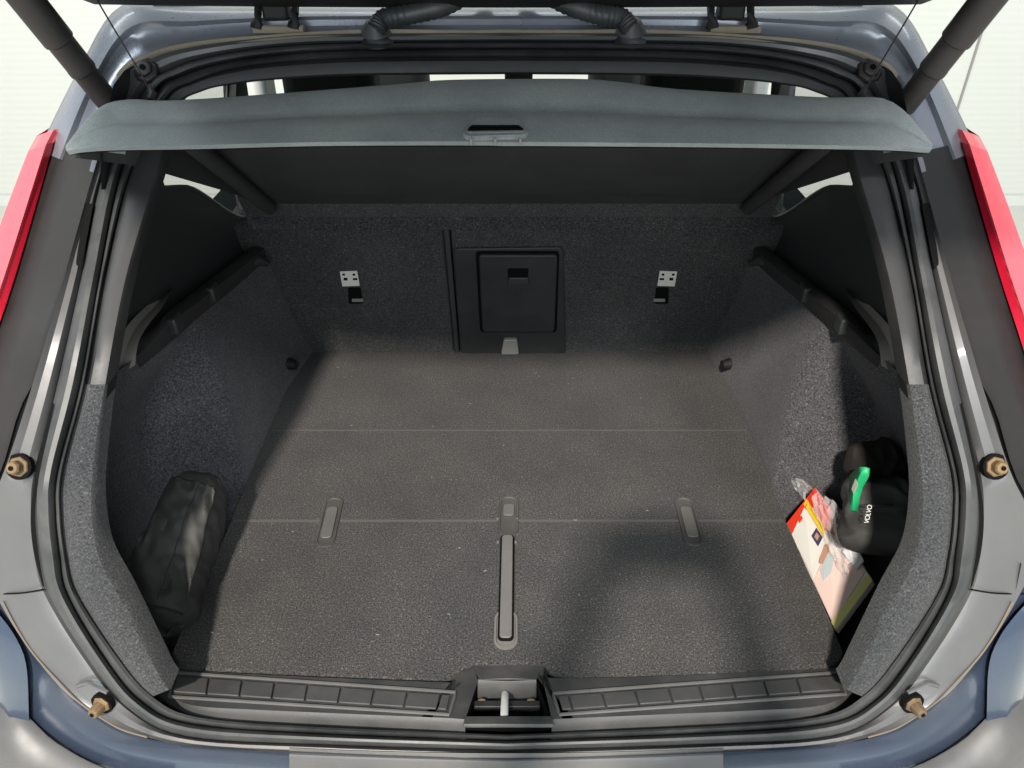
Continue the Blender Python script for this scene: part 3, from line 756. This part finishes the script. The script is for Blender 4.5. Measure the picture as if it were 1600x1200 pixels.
# pull handle on the lip
def lip_pt(px, py, off=0):
    y = .93 + (1.055 - .93) * max(0, (222 - py) / 97); p = on_y(px, py, y); return p + Vector((0, -.3, 1)).normalized() * off
rim = [lip_pt(x, y, .003) for x, y in round_quad([(724,219),(737,192),(810,191),(826,216)], 14)]
hd = sobj('shelf_handle', tube(rim + rim[:1], .0042, 8, False), 'shelf_felt')
sl_ = [lip_pt(x, y, .001) for x, y in round_quad([(726,216),(738,193),(808,192),(824,214)], 10)]
sobj('handle_plate', slab(sl_, (0, -.5, 1), .007), 'shelf_felt', bevel=.004)
sl_ = [lip_pt(x, y, .0083) for x, y in round_quad([(730,214),(737,206),(811,206),(819,213)], 3)]
sobj('handle_slot', slab(sl_, (0, -.5, 1), .0012), 'dark')
for px in (736, 774, 813):
    p = on_y(px, 221, .925); sobj('handle_clip', tube([p + Vector((0, 0, .004)), p - Vector((0, 0, .004))], .0018, 8), 'grey_plastic')

# ================================================================== things in the side pockets
# left: folded black pouch
def pouch(name, c, ax, up, L, W, H, label, cat, seed, mat, wr=.006, taper=0.0, e=.62):
    t = empty(name, (0, 0, 0), label, cat)
    ax = Vector(ax).normalized(); up = Vector(up); up = (up - ax * up.dot(ax)).normalized(); sd = ax.cross(up)
    rows = []
    nu, nv = 90, 80
    for i in range(nu + 1):
        u = -1 + 2 * i / nu; row = []
        endf = ((1 - abs(u) ** 9) ** .5 * .97 + .03) * (1 - taper * u)
        for j in range(nv):
            a = 2 * math.pi * j / nv
            ca, sa = math.cos(a), math.sin(a)
            x = math.copysign(abs(ca) ** e, ca) * W / 2; y = math.copysign(abs(sa) ** e, sa) * H / 2
            p = Vector(c) + ax * (u * L / 2) + (sd * x + up * y) * endf
            q = p * 16 + Vector((seed, 0, seed))
            w1 = noise.noise(q) * wr * 1.2 + (.35 - abs(noise.noise(Vector((p.dot(ax) * 26, ca * 1.2 + p.dot(ax) * 12, sa * 1.2 + seed))))) * wr * 1.6 + (.3 - abs(noise.noise(q * 2.6))) * wr * .7
            rowdir = (sd * ca + up * sa); row.append(p + rowdir * w1)
        rows.append(row)
    v, f = grid(rows, closed=True); f.append(tuple(range(nv))); f.append(tuple(range(len(v) - nv, len(v))))
    o = obj('cover', v, f, mat, t)
    return t, o
pc = Vector((-.532, .885, .045)); pax = Vector((.02, .22, .09))
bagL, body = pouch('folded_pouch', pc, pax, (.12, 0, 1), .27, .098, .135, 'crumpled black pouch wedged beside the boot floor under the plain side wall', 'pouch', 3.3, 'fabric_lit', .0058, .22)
axn = pax.normalized(); upn = Vector((.12, -.3, 1)).normalized()
fp = []
for i in range(49):
    row = []
    for j in range(33):
        u = i / 48; q = j / 32
        ph = math.radians(-75 + 150 * q)
        off = Vector((math.sin(ph) * .056 * (1.12 - .40 * u), 0, 0)) + upn * (math.cos(ph) * .022 + .058 - .016 * u)
        off += upn * (.008 * noise.noise(Vector((u * 3.5, q * 2.5, 5))) + .015 * (.3 - abs(noise.noise(Vector((u * 4.2 + q * 3.0, q * 2.0 - u * 2.0, 1))))) + .002 * noise.noise(Vector((u * 14, q * 9, 3))))
        row.append(pc + axn * (-.112 + .215 * u - .020 * q) + off)
    fp.append(row)
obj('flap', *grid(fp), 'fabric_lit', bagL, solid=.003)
obj('piping', *tube([r[0] for r in fp], .0022, 6), 'fabric_black', bagL)
obj('piping', *tube(fp[0], .0024, 6), 'fabric_black', bagL)
obj('stitch_seam', *tube([r[20] + upn * .0014 for r in fp[2:]], .0011, 5), 'fabric_black', bagL)
for k0, dz, dy in ((0, .055, -.125), (1, .030, -.140), (2, .010, -.132)):
    st = [pc + axn * dy + Vector((-.048 + .096 * k / 14, -.010 * math.sin(k / 14 * math.pi), dz + .014 * math.sin(k * .8 + k0 * 2))) for k in range(15)]
    obj('strap', *tube(st, .0055, 6), 'fabric_black', bagL)
p = pc + axn * -.14 + Vector((-.03, -.006, .03))
obj('buckle', *box(p, .02, .006, .012), 'grey_plastic', bagL, bevel=.002)

# right: packet in a clear bag
pk = empty('boxed_kit', (0, 0, 0), 'flat red and white printed packet in a clear plastic bag beside the boot floor', 'packet')
K = {'l': on_x(1228, 820, .505), 't': on_x(1274, 762, .565), 'b': on_x(1306, 986, .505), 'r': on_x(1364, 908, .582)}
for k_ in K: pass
kn = (K['t'] - K['l']).cross(K['b'] - K['l']).normalized()
if kn.z < 0: kn = -kn
def kp(u, v, h=0):      # u along length (0 red end .. 1 near end), v across
    a = K['l'].lerp(K['b'], u); b = K['t'].lerp(K['r'], u); return a.lerp(b, v) + kn * h
def kslab(poly, h0, h1, name, mat, par=pk, **kw): return obj(name, *slab([kp(u, v, h0) for u, v in poly], kn, h1 - h0), mat, par, **kw)
card = kslab([(0, 0), (1, 0), (1, 1), (0, 1)], -.010, 0, 'carton', 'print_white', bevel=.002)
kslab([(0.0, 0.01), (.13, .01), (.07, .60), (.30, .66), (.46, .80), (.34, 1.06), (.0, .99)], .0004, .0010, 'red_print', 'print_red', card, smooth=False)
kslab([(.02, .58), (.01, .70), (.34, .74), (.40, .62)], .0012, .0016, 'yellow_print', 'print_yellow', card, smooth=False)
kslab([(.13, .02), (.05, .56), (.44, .60), (.56, .04)], .0018, .0022, 'white_card', 'label_white', card, smooth=False)
kslab([(.30, .40), (.29, .58), (.40, .60), (.42, .42)], .0026, .0030, 'dark_symbol', 'print_blue', card, smooth=False)
kslab([(.33, .45), (.325, .54), (.37, .55), (.38, .46)], .0032, .0035, 'symbol_centre', 'print_skin', card, smooth=False)
kslab([(.085, .30), (.08, .42), (.115, .42), (.12, .30)], .0026, .0030, 'red_mark', 'print_red', card, smooth=False)
kslab([(.58, .02), (.50, .60), (.90, .98), (.94, .02)], .0004, .0010, 'pink_print', 'print_pink', card, smooth=False)
kslab([(.52, .28), (.45, .50), (.47, .62), (.54, .60), (.58, .38)], .0012, .0016, 'hand_picture', 'print_skin', card, smooth=False)
kslab([(.57, .24), (.53, .56), (.60, .62), (.67, .40), (.66, .20)], .0018, .0022, 'hand_picture', 'print_grey', card, smooth=False)
kslab([(.93, .0), (.93, 1), (1, 1), (1, 0)], .0012, .0018, 'yellow_edge', 'print_pale_yellow', card, smooth=False)
film = []
for i in range(41):
    row = []
    for j in range(21):
        u = .20 + .64 * i / 40; lo_ = .72 - .12 * sstep(.3, .55, u); hi_ = 1.04 + .20 * sstep(.2, .5, u) - .10 * sstep(.0, -.13, u); v = lo_ + (hi_ - lo_) * j / 20
        q = noise.noise(Vector((u * 7 + v * 3, v * 5, 2.0))); hgt = .009 + .026 * sstep(.65, 1.0, v) + .026 * (.4 - abs(q)) + .003 * noise.noise(Vector((u * 24, v * 12, 7))); row.append(kp(u, v, hgt))
    film.append(row)
obj('clear_bag', *grid(film), 'film', pk)
tip = [[kp(-.20 + .24 * i / 10, .66 + .30 * j / 8 - .1 * (1 - i / 10), .006 + .012 * math.sin(j / 8 * math.pi) + .012 * noise.noise(Vector((i * .5, j * .6, 4)))) for j in range(9)] for i in range(11)]
obj('bag_corner', *grid(tip), 'film', pk)
# white sheet showing at the side of the bag
kslab([(.66, .80), (.66, 1.10), (.86, 1.06), (.86, .86)], .006, .009, 'folded_leaflet', 'paper', pk, smooth=False)

# right: black bag with green band and white lettering
bc = Vector((.606, .915, .095))
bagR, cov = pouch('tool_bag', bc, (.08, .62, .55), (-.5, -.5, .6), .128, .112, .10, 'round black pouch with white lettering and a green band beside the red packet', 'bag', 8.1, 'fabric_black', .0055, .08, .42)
brown, _ = pouch('soft_case', Vector((.610, .985, .140)), (.9, .2, .1), (0, -.3, 1), .085, .072, .066, 'dark brown soft case behind the black pouch in the side pocket', 'case', 5.7, 'fabric_brown', .006)
zp = []
for k in range(21):
    a = math.radians(20 + 230 * k / 20); zp.append(bc + Vector((.08, .62, .55)).normalized() * .012 + (Vector((.86, -.1, .1)) * math.cos(a) * .056 + Vector((-.3, -.55, .62)).normalized() * math.sin(a) * .053))
obj('zip', *tube(zp, .0025, 6), 'satin_plastic', bagR)
gb = []
for x, y, dx in ((1346,730,9),(1339,742,15),(1332,758,13),(1328,776,11),(1327,797,9)):
    gb.append([on_x(x - dx + 6, y, .556), on_x(x + 6, y, .548), on_x(x + dx + 4, y + 2, .556)])
obj('green_band', *grid(gb), 'green', bagR, solid=.004)
gm = [on_x(x, y, .545) for x, y in ((1337,748),(1341,757),(1334,772),(1331,764))]
obj('band_mark', *slab(gm, (-1, -.4, .6), .001), 'label_white', bagR, smooth=False)
cu = bpy.data.curves.new('lettering', 'FONT'); cu.body = 'VOLVO'; cu.size = .0095; cu.align_x = 'CENTER'; cu.align_y = 'CENTER'; cu.extrude = .0004; cu.space_character = .9
to = bpy.data.objects.new('lettering', cu); COL.objects.link(to)
dg = bpy.context.evaluated_depsgraph_get(); tm = bpy.data.meshes.new_from_object(to.evaluated_get(dg)); bpy.data.objects.remove(to)
lt = bpy.data.objects.new('lettering', tm); COL.objects.link(lt); tm.materials.append(M['label_white']); lt.parent = bagR
p_top, p_bot = on_x(1361, 782, .556), on_x(1354, 818, .552)
xd = (p_top - p_bot).normalized(); nrm = (CAM - p_top).normalized(); nrm = (nrm - xd * nrm.dot(xd)).normalized(); yd = nrm.cross(xd)
mw = Matrix((xd, yd, nrm)).transposed().to_4x4(); mw.translation = (p_top + p_bot) / 2 + nrm * .012; lt.matrix_world = mw

# ================================================================== the person taking the picture, whose arms and phone shade the boot floor
FW = Vector((0, CP, -SP)); UPV = Vector((0, SP, CP))
pcn = Vector((CAMX, 0, CAMH)) - FW * .022
person = empty('person', (0, -.40, GZ), 'person in dark jacket and jeans holding up a phone behind the open boot', 'person')
jv, je, jr = [], [], []
def J(p, r, par=None):
    jv.append(Vector(p) - person.location); jr.append(r)
    if par is not None: je.append((par, len(jv) - 1))
    return len(jv) - 1
pel = J((0, -.43, .24), .145)
sp1 = J((0, -.44, .42), .135, pel); sp2 = J((0, -.45, .58), .150, sp1); che = J((0, -.45, .70), .135, sp2); nk = J((0, -.43, .81), .060, che)
hd0 = J((0, -.40, .88), .070, nk); hd1 = J((0, -.395, .955), .082, hd0); hd2 = J((0, -.405, 1.03), .072, hd1)
for sg in (-1, 1):
    hip = J((sg * .10, -.43, .15), .098, pel); kn_ = J((sg * .12, -.40, -.20), .066, hip); an = J((sg * .13, -.44, -.60), .046, kn_)
    J((sg * .14, -.36, -.645), .042, J((sg * .135, -.42, -.64), .046, an)); 
    s_ = J((sg * .175, -.45, .72), .070, che); el = J((sg * .27, -.30, .55), .052, s_)
    wr = J((sg * .135, -.13, .80), .032, el); 
    base = pcn + Vector((sg * .088, 0, 0)) - UPV * .035 - FW * .03
    pm = J(base - UPV * .01, .026, wr); pm2 = J(base + UPV * .03 - FW * .004, .024, pm)
    for k in range(4):
        r0 = pcn + Vector((sg * .092, 0, 0)) + UPV * (-.040 + .021 * k) - FW * .012
        a_ = J(r0, .009, pm if k < 2 else pm2); b_ = J(r0 + FW * .020 - Vector((sg * .006, 0, 0)), .0085, a_)
        J(r0 + FW * .019 - Vector((sg * (.026 + .004 * (k in (1, 2))), 0, 0)), .0075, b_)
    t0 = J(pcn + Vector((sg * .082, 0, 0)) - FW * .020 - UPV * .005, .011, pm); J(pcn + Vector((sg * .052, 0, 0)) - FW * .016 + UPV * .012, .009, t0)
me = bpy.data.meshes.new('body'); me.from_pydata([tuple(v) for v in jv], je, []); 
bo = bpy.data.objects.new('body', me); COL.objects.link(bo); bo.parent = person
md = bo.modifiers.new('skin', 'SKIN'); 
for i_, sv in enumerate(me.skin_vertices[0].data):
    sv.radius = (jr[i_], jr[i_]); sv.use_root = (i_ == 0)
md.use_smooth_shade = True
md2 = bo.modifiers.new('sub', 'SUBSURF'); md2.levels = 2; md2.render_levels = 2
m, nt, b = new_mat('person_clothes'); L = nt.links.new
sx = nt.nodes.new('ShaderNodeSeparateXYZ'); L(coords(nt), sx.inputs[0])
g1 = nd(nt, 'ShaderNodeMath', operation='GREATER_THAN'); g1.inputs[1].default_value = .88; L(sx.outputs['Z'], g1.inputs[0])       # jacket above trousers
g2 = nd(nt, 'ShaderNodeMath', operation='GREATER_THAN'); g2.inputs[1].default_value = 1.50; L(sx.outputs['Z'], g2.inputs[0])      # skin of hands, neck and head
L(mix(nt, g2.outputs[0], mix(nt, g1.outputs[0], (.02, .03, .06), (.03, .03, .035)), (.50, .32, .24)), b.inputs['Base Color'])
b.inputs['Roughness'].default_value = .8
me.materials.append(m)
hair = []
for i_ in range(9):
    th = math.radians(8 + 84 * i_ / 8)
    hair.append([Vector((0, -.41, .985)) - person.location + Vector((.088 * math.sin(th) * math.cos(q), .100 * math.sin(th) * math.sin(q) - .012, .105 * math.cos(th) - (.04 if math.sin(q) < -.2 else 0) * math.sin(th))) for q in [2 * math.pi * k / 20 for k in range(20)]])
v, f = grid(hair, closed=True); f.append(tuple(range(20)))
obj('hair', v, f, 'fabric_brown', person, solid=.012)
for sg in (-1, 1):
    p = Vector((sg * .030, -.318, .975)) - person.location; obj('eye', *tube([p, p + Vector((0, .006, 0)), p + Vector((0, .009, 0))], [.013, .011, .004], 10), 'label_white', person)
    p = Vector((sg * .083, -.40, .955)) - person.location; obj('ear', *tube([p + Vector((0, 0, -.03)), p + Vector((sg * .012, -.008, 0)), p + Vector((sg * .006, 0, .03))], [.008, .014, .010], 8), m, person)
p = Vector((0, -.318, .945)) - person.location; obj('nose', *tube([p + Vector((0, 0, .035)), p + Vector((0, .016, 0)), p + Vector((0, .006, -.012))], [.006, .014, .012], 8), m, person)
p = Vector((0, -.325, .900)) - person.location; obj('mouth', *tube([p + Vector((-.024, -.006, 0)), p, p + Vector((.024, -.006, 0))], [.004, .007, .004], 8), 'print_skin', person)
for sg in (-1, 1):
    p = Vector((sg * .135, -.36, GZ + .035)) - person.location
    obj('shoe', *box(p, .095, .27, .07), 'fabric_black', person, bevel=.025)
rotp = Matrix((Vector((1, 0, 0)), UPV, -FW)).transposed()
phone = obj('phone', *box((0, 0, 0), .162, .076, .009), 'fabric_black', None, bevel=.003)
phone.matrix_world = Matrix.Translation(pcn) @ rotp.to_4x4(); phone['label'] = 'black phone held level in both hands behind the open boot'; phone['category'] = 'phone'
scr = obj('screen', *box((0, 0, .0048), .154, .070, .0006), 'dark', phone)
